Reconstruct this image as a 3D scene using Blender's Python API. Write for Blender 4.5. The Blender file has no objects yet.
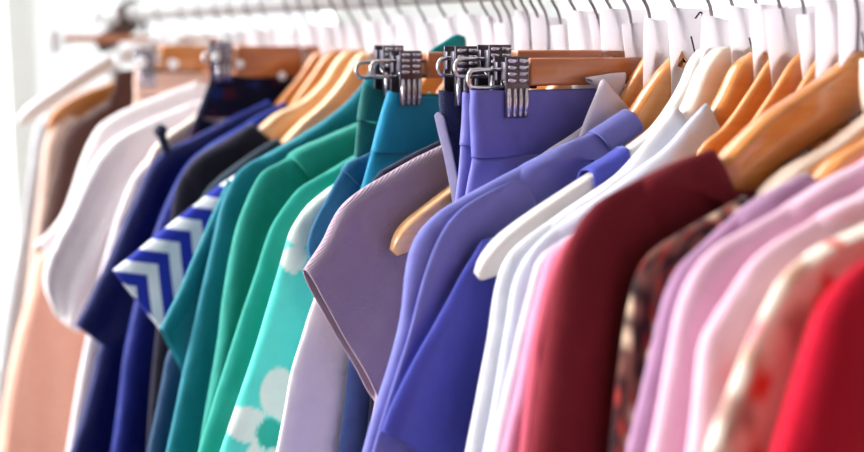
import bpy, bmesh, math, random
from mathutils import Vector, Matrix
random.seed(7)
C = bpy.context.scene.collection
SC = bpy.context.scene

# ------------------------------------------------------------------ frame of reference
# The rail runs along X at Y = 0.  A hanger hangs in a plane X = -t.  ZN is the height of the hanger necks.
ZN = 1.45
FPX, HOR, YAW, DIST = 1200.0, 50.0, math.radians(33), 0.69
PIT = math.atan((226 - HOR) / FPX)
VD = Vector((-math.cos(YAW) * math.cos(PIT), math.sin(YAW) * math.cos(PIT), -math.sin(PIT)))
VR = Vector((math.sin(YAW), math.cos(YAW), 0))
VU = VR.cross(VD)


def P(px, t):
    """point (y, z) in the hanger plane X=-t that the photo shows at pixel px; z is relative to the hanger necks"""
    v = VD * FPX + VR * (px[0] - 432) + VU * (226 - px[1])
    k = -t / v.x
    return (v.y * k - DIST, v.z * k)


def PP(pxs, t):
    return [P(p, t) for p in pxs]


STD = [(0, 0), (.012, -.008), (.03, -.028), (.06, -.056), (.12, -.088), (.177, -.112), (.222, -.138)]


def S(y):
    y = abs(y)
    for (a, za), (b, zb) in zip(STD, STD[1:]):
        if y <= b:
            return za + (zb - za) * (y - a) / (b - a)
    return STD[-1][1] - (y - .222) * .8


# ------------------------------------------------------------------ materials
def lin(c):
    return tuple(((v / 255) / 12.92 if v / 255 <= .04045 else ((v / 255 + .055) / 1.055) ** 2.4) for v in c) + (1,)


MATS = {}


def node_mat(name):
    m = bpy.data.materials.new(name)
    m.use_nodes = True
    nt = m.node_tree
    return m, nt, nt.nodes['Principled BSDF']


def fabric(name, col=None, rough=.75, sheen=.25, weave=900, bump=.12, var=.08, rib=None, sheen_col=None, scol=None):
    """woven cloth: base colour with slight slub variation, fine weave bump; col=None reads the woven / printed pattern from 'Col'"""
    if name in MATS:
        return MATS[name]
    m, nt, b = node_mat(name)
    N, L = nt.nodes, nt.links
    tc = N.new('ShaderNodeTexCoord')
    nz = N.new('ShaderNodeTexNoise')
    nz.inputs['Scale'].default_value = 55
    nz.inputs['Detail'].default_value = 4
    L.new(tc.outputs['Object'], nz.inputs['Vector'])
    mr = N.new('ShaderNodeMapRange')
    mr.inputs['To Min'].default_value = 1 - var
    mr.inputs['To Max'].default_value = 1 + var
    L.new(nz.outputs['Fac'], mr.inputs['Value'])
    mx = N.new('ShaderNodeMix')
    mx.data_type = 'RGBA'
    mx.blend_type = 'MULTIPLY'
    mx.inputs['Factor'].default_value = 1
    if col is None:
        at = N.new('ShaderNodeAttribute')
        at.attribute_name = 'Col'
        L.new(at.outputs['Color'], mx.inputs['A'])
    else:
        mx.inputs['A'].default_value = lin(col)
    L.new(mr.outputs['Result'], mx.inputs['B'])
    L.new(mx.outputs['Result'], b.inputs['Base Color'])
    b.inputs['Roughness'].default_value = rough
    b.inputs['Sheen Weight'].default_value = sheen
    b.inputs['Sheen Roughness'].default_value = .4
    if scol:
        b.inputs['Sheen Tint'].default_value = lin(scol)
    b.inputs['Specular IOR Level'].default_value = .3
    # weave
    wv = N.new('ShaderNodeTexWave')
    wv.wave_type = 'BANDS'
    mp = N.new('ShaderNodeMapping')
    L.new(tc.outputs['Object'], mp.inputs['Vector'])
    if rib:
        mp.inputs['Rotation'].default_value = (rib[1], 0, 0)
        wv.bands_direction = 'Y'
        wv.inputs['Scale'].default_value = rib[0]
        wv.inputs['Distortion'].default_value = .6
    else:
        mp.inputs['Rotation'].default_value = (.8, .3, 0)
        wv.bands_direction = 'Z'
        wv.inputs['Scale'].default_value = weave / 6
        wv.inputs['Distortion'].default_value = 1.5
    L.new(mp.outputs['Vector'], wv.inputs['Vector'])
    nz2 = N.new('ShaderNodeTexNoise')
    nz2.inputs['Scale'].default_value = 26
    nz2.inputs['Detail'].default_value = 2
    L.new(tc.outputs['Object'], nz2.inputs['Vector'])
    b1 = N.new('ShaderNodeBump')
    b1.inputs['Strength'].default_value = bump if not rib else rib[2]
    b1.inputs['Distance'].default_value = .0006
    L.new(wv.outputs['Fac'], b1.inputs['Height'])
    b2 = N.new('ShaderNodeBump')
    b2.inputs['Strength'].default_value = .5
    b2.inputs['Distance'].default_value = .010
    L.new(nz2.outputs['Fac'], b2.inputs['Height'])
    L.new(b2.outputs['Normal'], b1.inputs['Normal'])
    L.new(b1.outputs['Normal'], b.inputs['Normal'])
    MATS[name] = m
    return m


def wood(name, c1, c2, rough=.32):
    if name in MATS:
        return MATS[name]
    m, nt, b = node_mat(name)
    N, L = nt.nodes, nt.links
    tc = N.new('ShaderNodeTexCoord')
    mp = N.new('ShaderNodeMapping')
    mp.inputs['Scale'].default_value = (60, 5, 60)
    L.new(tc.outputs['Object'], mp.inputs['Vector'])
    nz = N.new('ShaderNodeTexNoise')
    nz.inputs['Scale'].default_value = 1.6
    nz.inputs['Detail'].default_value = 6
    nz.inputs['Distortion'].default_value = .6
    L.new(mp.outputs['Vector'], nz.inputs['Vector'])
    cr = N.new('ShaderNodeValToRGB')
    cr.color_ramp.elements[0].position = .3
    cr.color_ramp.elements[0].color = lin(c1)
    cr.color_ramp.elements[1].position = .7
    cr.color_ramp.elements[1].color = lin(c2)
    L.new(nz.outputs['Fac'], cr.inputs['Fac'])
    L.new(cr.outputs['Color'], b.inputs['Base Color'])
    b.inputs['Roughness'].default_value = rough
    b.inputs['Coat Weight'].default_value = 1.
    b.inputs['Coat Roughness'].default_value = .12
    bp = N.new('ShaderNodeBump')
    bp.inputs['Strength'].default_value = .08
    bp.inputs['Distance'].default_value = .001
    L.new(nz.outputs['Fac'], bp.inputs['Height'])
    L.new(bp.outputs['Normal'], b.inputs['Normal'])
    MATS[name] = m
    return m


def plain(name, col, rough=.5, metal=0., noise=.04):
    if name in MATS:
        return MATS[name]
    m, nt, b = node_mat(name)
    N, L = nt.nodes, nt.links
    nz = N.new('ShaderNodeTexNoise')
    nz.inputs['Scale'].default_value = 40
    tc = N.new('ShaderNodeTexCoord')
    L.new(tc.outputs['Object'], nz.inputs['Vector'])
    mr = N.new('ShaderNodeMapRange')
    mr.inputs['To Min'].default_value = 1 - noise
    mr.inputs['To Max'].default_value = 1 + noise
    L.new(nz.outputs['Fac'], mr.inputs['Value'])
    mx = N.new('ShaderNodeMix')
    mx.data_type = 'RGBA'
    mx.blend_type = 'MULTIPLY'
    mx.inputs['Factor'].default_value = 1
    mx.inputs['A'].default_value = lin(col)
    L.new(mr.outputs['Result'], mx.inputs['B'])
    L.new(mx.outputs['Result'], b.inputs['Base Color'])
    b.inputs['Roughness'].default_value = rough
    b.inputs['Metallic'].default_value = metal
    MATS[name] = m
    return m


CHROME = plain('chrome', (205, 203, 208), .2, 1.)
CLIPM = plain('clip_steel', (206, 200, 212), .25, 1.)
CLIPD = plain('clip_shaded_steel', (92, 86, 96), .35, 1.)  # same steel darkened: shade between the ribs put into the colour
HOOKM = plain('hook_steel', (150, 146, 152), .28, 1.)
W_OAK = wood('oak_wood', (196, 118, 52), (214, 140, 70))
W_PALE = wood('pale_wood', (226, 168, 112), (238, 190, 140))
W_BAR = wood('bar_wood', (178, 98, 48), (196, 116, 62), .4)
W_CREAM = wood('cream_wood', (222, 200, 182), (230, 212, 196))
W_WHITE = plain('white_lacquer', (208, 202, 200), .25)
W_GREY = plain('grey_lacquer', (218, 218, 222), .4)
W_DARK = wood('dark_wood', (88, 52, 38), (110, 66, 48))
CARD = plain('white_card', (232, 234, 233), .7)
_n, _l = CARD.node_tree.nodes, CARD.node_tree.links
_t = _n.new('ShaderNodeBsdfTranslucent')
_t.inputs['Color'].default_value = lin((250, 246, 250))
_m = _n.new('ShaderNodeMixShader')
_m.inputs['Fac'].default_value = .75
_l.new(_n['Principled BSDF'].outputs[0], _m.inputs[1])
_l.new(_t.outputs[0], _m.inputs[2])
_l.new(_m.outputs[0], _n['Material Output'].inputs['Surface'])
BLACKP = plain('black_plastic', (20, 18, 22), .4)


# ------------------------------------------------------------------ object helpers
def smooth(me):
    for p in me.polygons:
        p.use_smooth = True


def obj(name, bm, mat, parent=None, smooth_=True, loc=None):
    me = bpy.data.meshes.new(name)
    bmesh.ops.recalc_face_normals(bm, faces=bm.faces)
    bm.to_mesh(me)
    bm.free()
    if smooth_:
        smooth(me)
    me.materials.append(mat)
    o = bpy.data.objects.new(name, me)
    C.objects.link(o)
    if parent:
        o.parent = parent
    if loc:
        o.location = loc
    return o


def thing(name, label, cat, loc, group=None):
    o = bpy.data.objects.new(name, None)
    o.empty_display_size = .05
    C.objects.link(o)
    o.location = loc
    o['label'] = label
    o['category'] = cat
    o['kind'] = 'thing'
    if group:
        o['group'] = group
    return o


def tag(o, label, cat, group=None):
    o['label'] = label
    o['category'] = cat
    o['kind'] = 'thing'
    if group:
        o['group'] = group
    return o


def catmull(pts, n):
    """n points evenly spaced along a smooth curve through pts (2-D or 3-D tuples)"""
    pts = [Vector(p if len(p) == 3 else (0, p[0], p[1])) for p in pts]
    q = [pts[0] * 2 - pts[1]] + pts + [pts[-1] * 2 - pts[-2]]
    dense = []
    for i in range(1, len(q) - 2):
        p0, p1, p2, p3 = q[i - 1], q[i], q[i + 1], q[i + 2]
        a = max((p1 - p0).length, 1e-6) ** .5
        b = max((p2 - p1).length, 1e-6) ** .5
        c = max((p3 - p2).length, 1e-6) ** .5
        m1 = (p2 - p1) + b * ((p1 - p0) / a - (p2 - p0) / (a + b))
        m2 = (p2 - p1) + b * ((p3 - p2) / c - (p3 - p1) / (b + c))
        for k in range(12):
            s = k / 12
            dense.append(p1 * (2 * s ** 3 - 3 * s * s + 1) + m1 * (s ** 3 - 2 * s * s + s) + p2 * (-2 * s ** 3 + 3 * s * s) + m2 * (s ** 3 - s * s))
    dense.append(pts[-1])
    acc = [0.]
    for a, b in zip(dense, dense[1:]):
        acc.append(acc[-1] + (b - a).length)
    out, j = [], 0
    for k in range(n):
        d = acc[-1] * k / (n - 1)
        while j < len(dense) - 2 and acc[j + 1] < d:
            j += 1
        f = (d - acc[j]) / max(acc[j + 1] - acc[j], 1e-9)
        out.append(dense[j].lerp(dense[j + 1], min(max(f, 0), 1)))
    return out


def tube(bm, pts, r, seg=8, caps=True, closed=False):
    n = len(pts)
    rings = []
    up = Vector((1, .013, .02)).normalized()
    for i, p in enumerate(pts):
        if closed:
            d = pts[(i + 1) % n] - pts[i - 1]
        else:
            d = pts[min(i + 1, n - 1)] - pts[max(i - 1, 0)]
        d.normalize()
        a = up - d * up.dot(d)
        if a.length < 1e-3:
            a = Vector((0, 0, 1)) - d * d.z
        a.normalize()
        b = d.cross(a)
        rr = r[i] if isinstance(r, (list, tuple)) else r
        rings.append([bm.verts.new(p + (a * math.cos(2 * math.pi * k / seg) + b * math.sin(2 * math.pi * k / seg)) * rr) for k in range(seg)])
    for i in range(n if closed else n - 1):
        A, B = rings[i], rings[(i + 1) % n]
        for k in range(seg):
            bm.faces.new((A[k], A[(k + 1) % seg], B[(k + 1) % seg], B[k]))
    if caps and not closed:
        bm.faces.new(rings[0])
        bm.faces.new(rings[-1])


def box(bm, c, s, rot=None, bev=0):
    m = Matrix.Translation(c) @ (rot.to_4x4() if rot else Matrix()) @ Matrix.Diagonal((s[0], s[1], s[2], 1))
    r = bmesh.ops.create_cube(bm, size=1, matrix=m)
    if bev:
        es = list({e for v in r['verts'] for e in v.link_edges})
        bmesh.ops.bevel(bm, geom=es, offset=bev, segments=2, affect='EDGES', profile=.5)


# ------------------------------------------------------------------ cloth shells
def shell(name, L, R, mat, parent, h=.008, w=.02, x0=0., n=70, m=28, folds=(), ramp=.35, sag=0., sag_fall=.12,
          top_close=0., hneck=None, h0=None, sagp=3, colfn=None, t=0., thick=.0012, hfall=None, back=1.0, xbend=None):
    """a hollow cloth tube: its outline in the hanger plane lies between polylines L and R, it is 2*h deep and rounded at both edges.
    folds: (amplitude, cycles across, phase, drift) running down the cloth."""
    Lp, Rp = catmull(L, n), catmull(R, n)
    bm = bmesh.new()
    cl = bm.verts.layers.float_color.new('Col') if colfn else None
    rings = []
    for i in range(n):
        v = i / (n - 1)
        a, b = Lp[i], Rp[i]
        ln = max((b - a).length, 1e-5)
        am = min(max(v - .12, 0) / ramp, 1.) if ramp > 0 else 1.
        hh = h
        if top_close:
            hh *= math.sqrt(max(1 - (1 - min(v / top_close, 1)) ** 2, .0)) * .97 + .03
        if h0:
            q = min(v / .3, 1)
            hh = h0 + (h - h0) * q * q * (3 - 2 * q)
        if hneck:
            hh = h + max(hneck - h, 0) * max(1 - v / .22, 0)
        if hfall:
            hh *= 1 + hfall * v
        sg = sag * math.exp(-(v / sag_fall) ** 2) if sag else 0
        rr = [(1 - math.cos(math.pi * k / m)) / 2 for k in range(m + 1)]
        ring = []
        for side in (1, -1):
            ks = range(m + 1) if side == 1 else range(m - 1, 0, -1)
            for k in ks:
                r = rr[k]
                p = a.lerp(b, r)
                ww = min(w, ln * .5)
                d1, d2 = min(r * ln / ww, 1), min((1 - r) * ln / ww, 1)
                T = hh * math.sqrt(max(1 - (1 - d1) ** 2, 0)) * math.sqrt(max(1 - (1 - d2) ** 2, 0))
                f = 0
                for (A, cyc, ph, dr) in folds:
                    f += A * math.sin(2 * math.pi * (cyc * r + ph + dr * v))
                f *= am * (.35 + .65 * min(d1, d2))
                if xbend:
                    f += xbend(r, v)
                z = p.z - sg * (1 - abs(2 * r - 1) ** sagp)
                co = Vector((x0 + f + side * T * (1 if side == 1 else back), p.y, z))
                vt = bm.verts.new(co)
                if cl:
                    vt[cl] = colfn(p.y, z, r, v, side)
                ring.append(vt)
        rings.append(ring)
    q = len(rings[0])
    for i in range(n - 1):
        for k in range(q):
            bm.faces.new((rings[i][k], rings[i][(k + 1) % q], rings[i + 1][(k + 1) % q], rings[i + 1][k]))
    if top_close:
        bm.faces.new(rings[0])
    o = obj(name, bm, mat, parent)
    if thick:
        s = o.modifiers.new('cloth thickness', 'SOLIDIFY')
        s.thickness = thick
        s.offset = -1
    return o


def extend(pts, zend, keep=.55):
    pts = list(pts)
    (y0, z0), (y1, z1) = pts[-2], pts[-1]
    sl = (y1 - y0) / min(z1 - z0, -1e-4)
    sl = max(min(sl, .6), -.6)
    k = 0
    while pts[-1][1] > zend + .02 and k < 12:
        y, z = pts[-1]
        dz = max(-.12, zend - z)
        sl *= keep
        pts.append((y + sl * dz, z + dz))
        k += 1
    return pts


def mirror(pts):
    return [(-y, z) for y, z in pts]


def with_neck(tr, y0=.05):
    """prepend the hidden stretch from the neck opening to the first traced point, following a hanger's slope"""
    y1, z1 = tr[0]
    if y1 > -y0 - .015:
        return list(tr)
    d = z1 - S(y1)
    out = []
    k = max(2, int((-y1 - y0) / .03))
    for i in range(k):
        y = y0 + (-y1 - y0) * i / k
        out.append((-y, S(y) + .006 + (d - .006) * (i / k)))
    return out + list(tr)


def ztop(edge, y):
    """highest z of the outline at horizontal position -y"""
    best = None
    for (ya, za), (yb, zb) in zip(edge, edge[1:]):
        lo, hi = min(ya, yb), max(ya, yb)
        if lo <= -y <= hi and hi - lo > 1e-6:
            z = za + (zb - za) * ((-y - ya) / (yb - ya))
            best = z if best is None else max(best, z)
    return best


def yout(edge, z):
    best = None
    for (ya, za), (yb, zb) in zip(edge, edge[1:]):
        lo, hi = min(za, zb), max(za, zb)
        if lo <= z <= hi and hi - lo > 1e-6:
            y = ya + (yb - ya) * ((z - za) / (zb - za))
            best = y if best is None else min(best, y)
    return best


# ------------------------------------------------------------------ hangers
def hook_pts(zb=-.004, zr=.062, rad=.0175):
    p = []
    for k in range(26):                       # over the rail, from its far side round to the near side
        a = math.radians(-25 + 235 * k / 25)
        p.append(Vector((0, rad * math.cos(a), zr + rad * math.sin(a))))
    for q in ((-.0105, .043), (-.004, .034), (-.0008, .024), (0, .014), (0, zb)):
        p.append(Vector((0, q[0], q[1])))
    return catmull([tuple(v) for v in p], 60)


def add_hook(root, zb=-.004, r=.0014):
    bm = bmesh.new()
    tube(bm, hook_pts(zb), r, 8)
    return obj('hook', bm, HOOKM, root)


def hanger(t, what, mat, path=None, edge=None, x0=0., wd=.0145, hg=.030, lab=None, tipy=.222, rot=0., zs=1.0, hook=True, hidw=.0066):
    """contoured hanger: near arm follows path (y,z of the top edge; y<=0), completed by the garment's outline; far arm mirrors it"""
    pts = [(0, 0)]
    if path:
        if path[0][0] < -.02:
            pts.append((-.008, -.004))
        pts = [p for p in pts if -p[0] < -path[0][0] - .003 or p == (0, 0)]
        pts += [p for p in path if p[0] < -.004]
    else:
        pts += [(-.012, -.008), (-.03, S(.03) * zs)]
    if edge:
        y = -pts[-1][0] + .025
        while y <= tipy:
            zt = ztop(edge, y)
            if zt is None:
                zt = S(y) + .009
            zc = zt - .011
            if not path:
                zc = min(zc, S(y) * zs + .0) if y < .05 else zc
            yo = yout(edge, zc - .026)
            if yo is not None and -yo < y + .012:
                break
            pts.append((-y, zc))
            y += .022
    elif not path:
        pts += [(-a, b * zs) for a, b in STD[3:]]
    vis = -path[-1][0] if path and edge else (0 if edge else 9)
    if path and edge:
        pts = [(y, z - .009 * min(max((-y - vis + .024) / .014, 0), 1) if -y <= vis + .001 else z) for y, z in pts]
    near = catmull(pts, 40)
    tot = len(near)
    bm = bmesh.new()
    line = []
    far = [Vector((0, -p.y, p.z)) for p in near]
    line = far[::-1] + near[1:]
    n = len(line)
    rings = []
    seg = 14
    end = 6
    for i, p in enumerate(line):
        d = line[min(i + 1, n - 1)] - line[max(i - 1, 0)]
        d.normalize()
        nn = Vector((0, d.z, -d.y))           # inward (down) normal
        if nn.z > 0:
            nn = -nn
        f = abs(i - (n - 1) / 2) / ((n - 1) / 2)
        H = hg * (1 - .12 * f)
        W = wd * (1 + .35 * f * f)
        hid = min(max((abs(p.y) - vis + .008) / .007, 0), 1)
        W = W + (min(W, hidw) - W) * hid
        e = min(i, n - 1 - i)
        sc = math.sqrt(max(1 - (1 - min((e + .35) / end, 1)) ** 2, .02))
        c = p + nn * (hg * (1 - .12 * f)) * .5
        ring = []
        for k in range(seg):
            a = 2 * math.pi * k / seg
            ca, sa = math.cos(a), math.sin(a)
            ex = .4
            u = math.copysign(abs(ca) ** ex, ca) * W / 2 * sc
            vv = math.copysign(abs(sa) ** ex, sa) * H / 2 * sc
            ring.append(bm.verts.new(c + Vector((u, 0, 0)) + nn * vv))
        rings.append(ring)
    for A, B in zip(rings, rings[1:]):
        for k in range(seg):
            bm.faces.new((A[k], A[(k + 1) % seg], B[(k + 1) % seg], B[k]))
    bm.faces.new(rings[0])
    bm.faces.new(rings[-1])
    root = thing('clothes_hanger', lab or what, 'clothes hanger', (-t + x0, 0, ZN), 'hangers along the rail')
    obj('shoulder_bar', bm, mat, root)
    if hook:
        add_hook(root)
    return root, near


def card(t, label, dy=-.008, w=.036, hh=.056, ztop_=.028, tilt=.10, yaw=0., x0=.0025, roll=0., tick=False):
    bm = bmesh.new()
    nx, nz = 6, 10
    rot = Matrix.Rotation(yaw, 3, 'Z') @ Matrix.Rotation(roll, 3, 'X') @ Matrix.Rotation(-tilt, 3, 'Y')
    g = []
    for s in (0, 1):
        rows = []
        for j in range(nz + 1):
            row = []
            for i in range(nx + 1):
                u = (i / nx - .5) * w
                v = -j / nz * hh
                cv = .0012 * math.sin(3 * u / w + 4 * v / hh)
                row.append(bm.verts.new(rot @ Vector((cv + s * .0006, u, v))))
            rows.append(row)
        g.append(rows)
    for s in (0, 1):
        for j in range(nz):
            for i in range(nx):
                bm.faces.new((g[s][j][i], g[s][j][i + 1], g[s][j + 1][i + 1], g[s][j + 1][i]))
    for j in range(nz):
        for i in (0, nx):
            bm.faces.new((g[0][j][i], g[1][j][i], g[1][j + 1][i], g[0][j + 1][i]))
    for i in range(nx):
        for j in (0, nz):
            bm.faces.new((g[0][j][i], g[1][j][i], g[1][j][i + 1], g[0][j][i + 1]))
    loc = (-t + x0, dy, ZN + ztop_)
    if not tick:
        o = obj('paper_tag', bm, CARD, None, False)
        o.location = loc
        return tag(o, label, 'tag', 'paper tags on the hanger hooks')
    root = thing('paper_tag', label, 'tag', loc, 'paper tags on the hanger hooks')
    obj('card', bm, CARD, root, False)
    b2 = bmesh.new()
    tube(b2, catmull([(.004, .002, -.008), (.006, .006, -.003), (.006, .009, -.009)], 12), .0008, 6)
    tube(b2, catmull([(.006, -.004, -.022), (.007, -.002, -.03), (.007, .0, -.036)], 8), .0007, 6)
    obj('fastener', b2, BLACKP, root)
    return root


# ------------------------------------------------------------------ skirt hangers
def clip(root, y, z, s=1.0, mat=None):
    mat = mat or CLIPM
    hw, ht = .0108 * s, .046 * s
    bm = bmesh.new()
    box(bm, (.0078, y, z), (.0014, 2 * hw, ht), bev=.0006)
    bmp, bm = bm, bmesh.new()
    for k in range(4):                        # pressed ribs on the upper half
        for q in (-1, 1):
            tube(bm, [Vector((.0084, y + q * hw * .47 - hw * .36, z + ht * (.43 - .105 * k))), Vector((.0090, y + q * hw * .47, z + ht * (.42 - .105 * k))), Vector((.0084, y + q * hw * .47 + hw * .36, z + ht * (.43 - .105 * k)))], .0017 * s, 8)
    for k in range(4):                        # four long ribs below
        yy = y + hw * (-.75 + .5 * k)
        tube(bm, [Vector((.0084, yy, z - ht * .02)), Vector((.0090, yy, z - ht * .25)), Vector((.0084, yy, z - ht * .48))], .0019 * s, 8)
    bmr, bm = bm, bmp
    # shoulders that fold round the rods
    box(bm, (.0050, y - hw, z + ht * .26), (.0052, .0012, ht * .3), bev=.0003)
    box(bm, (.0050, y + hw, z + ht * .26), (.0052, .0012, ht * .3), bev=.0003)
    root_clip = obj('clip', bm, mat if mat != CLIPM else CLIPD, root)
    obj('pressed_ribs', bmr, mat, root_clip)
    bm = bmesh.new()
    box(bm, (-.0078, y, z), (.0014, 2 * hw, ht), bev=.0005)
    for k in range(4):
        yy = y + hw * (-.75 + .5 * k)
        tube(bm, [Vector((-.0084, yy, z - ht * .02)), Vector((-.0084, yy, z - ht * .48))], .0014 * s, 6)
    box(bm, (-.0050, y - hw, z + ht * .26), (.0052, .0012, ht * .3), bev=.0003)
    box(bm, (-.0050, y + hw, z + ht * .26), (.0052, .0012, ht * .3), bev=.0003)
    obj('back_jaw', bm, mat if mat != CLIPM else CLIPD, root_clip)
    bm = bmesh.new()
    pts = []
    for k in range(60):
        a = 2 * math.pi * k / 12
        pts.append(Vector((.0034 * math.cos(a), y - hw * .8 + hw * 1.6 * k / 59, z + ht * .06 + .0034 * math.sin(a))))
    tube(bm, pts, .0007, 6)
    obj('spring', bm, CHROME, root_clip)
    return root_clip


def skirt_hanger(t, label, bar_px, loop_px, clip_px, clip_s=1., barh=.0225, x0=0., barmat=None, clipmat=None):
    """wooden bar with sliding wire rods and two steel clips. bar_px: top and bottom of the bar's near end; clip_px: centre of the near clip"""
    root = thing('skirt_hanger', label, 'skirt hanger', (-t + x0, 0, ZN), 'skirt hangers with clips')
    (yb, zt), (_, zb) = P(bar_px[0], t), P(bar_px[1], t)
    yl, zl = P(loop_px, t)
    yc, zc = P(clip_px, t)
    bm = bmesh.new()
    zm, bh = (zt + zb) / 2, zt - zb
    box(bm, (0, 0, zm), (.0115, 2 * abs(yb), bh), bev=.0022)
    obj('bar', bm, barmat or W_BAR, root)
    for s in (1, -1):
        bm = bmesh.new()
        r = .0068
        a, e = s * (abs(yb) - .01), s * abs(yl)
        pts = [(0, a, zl + r), (0, e - s * r * 1.2, zl + r), (0, e - s * r * .35, zl + r * .8), (0, e, zl), (0, e - s * r * .35, zl - r * .8), (0, e - s * r * 1.2, zl - r), (0, a, zl - r)]
        # keep the straight runs straight
        p3 = [Vector(pts[0]), Vector(pts[1])] + catmull(pts[1:6], 16)[1:-1] + [Vector(pts[5]), Vector(pts[6])]
        tube(bm, p3, .0017, 10)
        obj('rod', bm, CHROME, root)
        clip(root, -s * abs(yc) if s == 1 else abs(yc), zc, clip_s, clipmat)
    add_hook(root, zb=zt - .002)
    return root, yb, yc, zc


def skirt(t, label, edge_px, seam_k, mat, name='skirt', zend=-.62, h=.0055, sag=.008, x0=0., folds=((.004, 5, .2, .1),), wbmat=None, side=None, colfn=None, wb_w=.008, flare=.5, w=.012, back_sag=None):
    tr = PP(edge_px, t)
    top = tr[:seam_k + 1]
    bot = extend([(y, z + (.0015 if i == 0 else 0)) for i, (y, z) in enumerate(tr[seam_k:])], zend, flare)
    root = thing(name, label, name.replace('_', ' '), (-t + x0, 0, ZN))
    o = shell('waistband', top, mirror(top), wbmat or mat, root, h=.0055, w=wb_w, n=24, m=40, sag=sag, sag_fall=.9, ramp=0, colfn=colfn, folds=((.0008, 3, .1, 0),), thick=.001, sagp=8)
    shell('skirt_panel', [(y + .001, z) for y, z in bot], mirror([(y + .001, z) for y, z in bot]), mat, root, h=h, w=w, n=60, m=60, folds=folds, ramp=.3, sag=sag, sag_fall=.12, colfn=colfn, sagp=8)
    return root


# ------------------------------------------------------------------ tops and dresses
def width_of(pts):
    return min(p[0] for p in pts)


def top(t, name, label, mat, edge_px, cat=None, neck=True, sleeve=True, hs=.0088, hb=.0072, x0=0., sl_w=.105, sl_end=-.60, hem=-.70,
        folds=None, sfolds=None, hang=None, hang_path=None, hang_lab=None, hang_x=0., sag=.03, body_extra=None, colfn=None, tagcard=True, y0=.05,
        hanger_on=True, sh_y=.185, sw=.022, card_kw=None, body_side_px=None, parts=None, wd=.0145, tipy=.222, short=None, start_body=None, hneck=None, hz=.030):
    tr = PP(edge_px, t)
    edge = with_neck(tr, y0) if neck else list(tr)
    root = thing(name, label, cat or name.replace('_', ' '), (-t + x0, 0, ZN))
    seed = random.random()
    folds = folds if folds is not None else ((.0016, 4.5, seed, .25), (.0008, 9, seed * 3, -.3))
    sfolds = sfolds if sfolds is not None else ((.0012, 1.5, seed + .3, .2),)
    if sleeve:
        # shoulder seam: last point of the outline that is still on the shoulder
        k = next((i for i, (y, z) in enumerate(edge) if y < -sh_y), len(edge) - 2)
        k = max(1, min(k, len(edge) - 3))
        sy, sz = edge[k]
        side = [(sy + .012, sz - .03), (sy + .02, sz - .07), (sy + .028, sz - .16), (sy + .02, hem * .6), (sy + .005, hem)]
        bl = list(edge[:k]) + [(edge[k - 1][0] * .35 + sy * .65, edge[k - 1][1] * .35 + sz * .65 - .002), (sy + .006, sz - .010)] + side
        a, b = edge[k - 1], edge[k]
        st = min(.9, max(.0, 1 - .04 / max(math.hypot(b[0] - a[0], b[1] - a[1]), .001)))
        sl = extend([(a[0] + (b[0] - a[0]) * st, a[1] + (b[1] - a[1]) * st)] + list(edge[k:]), sl_end)
        # inner line of the sleeve, from the armpit down
        inner = []
        tot = len(sl)
        for i, (y, z) in enumerate(sl):
            f = i / (tot - 1)
            wdt = sl_w * (1 - .22 * f)
            inner.append((y + wdt * (1 if i > 0 else .75), z - (.05 * (1 - f))))
        for s in (0, 1):
            Lq, Rq = (sl, inner) if s == 0 else (mirror(sl), mirror(inner))
            shell('sleeve', Lq, Rq, mat, root, h=hs, w=sw, n=64, m=22, folds=sfolds, ramp=.3, h0=hb * 1.03, colfn=colfn)
    else:
        bl = extend(edge, hem)
    shell('body', bl, mirror(bl), mat, root, h=hb, w=.016, n=240 if colfn else 90, m=180 if colfn else 64, folds=folds, ramp=.45, sag=sag, sag_fall=.07, colfn=colfn, hneck=hneck or ((wd / 2 * 1.2 + .003) if hang_path else .0085), sagp=3 if neck else 7)
    if sleeve:
        tipy = min(tipy, sh_y - .014)
    if hanger_on:
        hroot, near = hanger(t - hang_x, hang_lab or ('clothes hanger inside the ' + label), hang or W_OAK, path=PP(hang_path, t) if hang_path else None, edge=edge, wd=wd, tipy=tipy, hg=hz, hidw=min(.0066, 2 * (hb - .0024)))
    return root, edge




def topx(t, y, z):
    v = Vector((-t, y + DIST, z))
    d = v.dot(VD)
    return 432 + FPX * v.dot(VR) / d, 226 - FPX * v.dot(VU) / d


# ================================================================== the setting
def struct(name, bm, mat):
    o = obj(name, bm, mat, None, False)
    o['kind'] = 'structure'
    return o


WALLM = plain('white_plaster', (240, 242, 242), .9, 0, .015)
FLOORM = wood('floor_boards', (136, 112, 92), (158, 132, 110), .5)
FRAMEM = plain('window_paint', (236, 240, 238), .5)
gm, gnt, gb = node_mat('window_glass')
tr_ = gnt.nodes.new('ShaderNodeBsdfTransparent')
gl_ = gnt.nodes.new('ShaderNodeBsdfGlossy')
gl_.inputs['Roughness'].default_value = .02
mxs = gnt.nodes.new('ShaderNodeMixShader')
mxs.inputs['Fac'].default_value = .05
gnt.links.new(tr_.outputs[0], mxs.inputs[1])
gnt.links.new(gl_.outputs[0], mxs.inputs[2])
gnt.links.new(mxs.outputs[0], gnt.nodes['Material Output'].inputs['Surface'])

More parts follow.
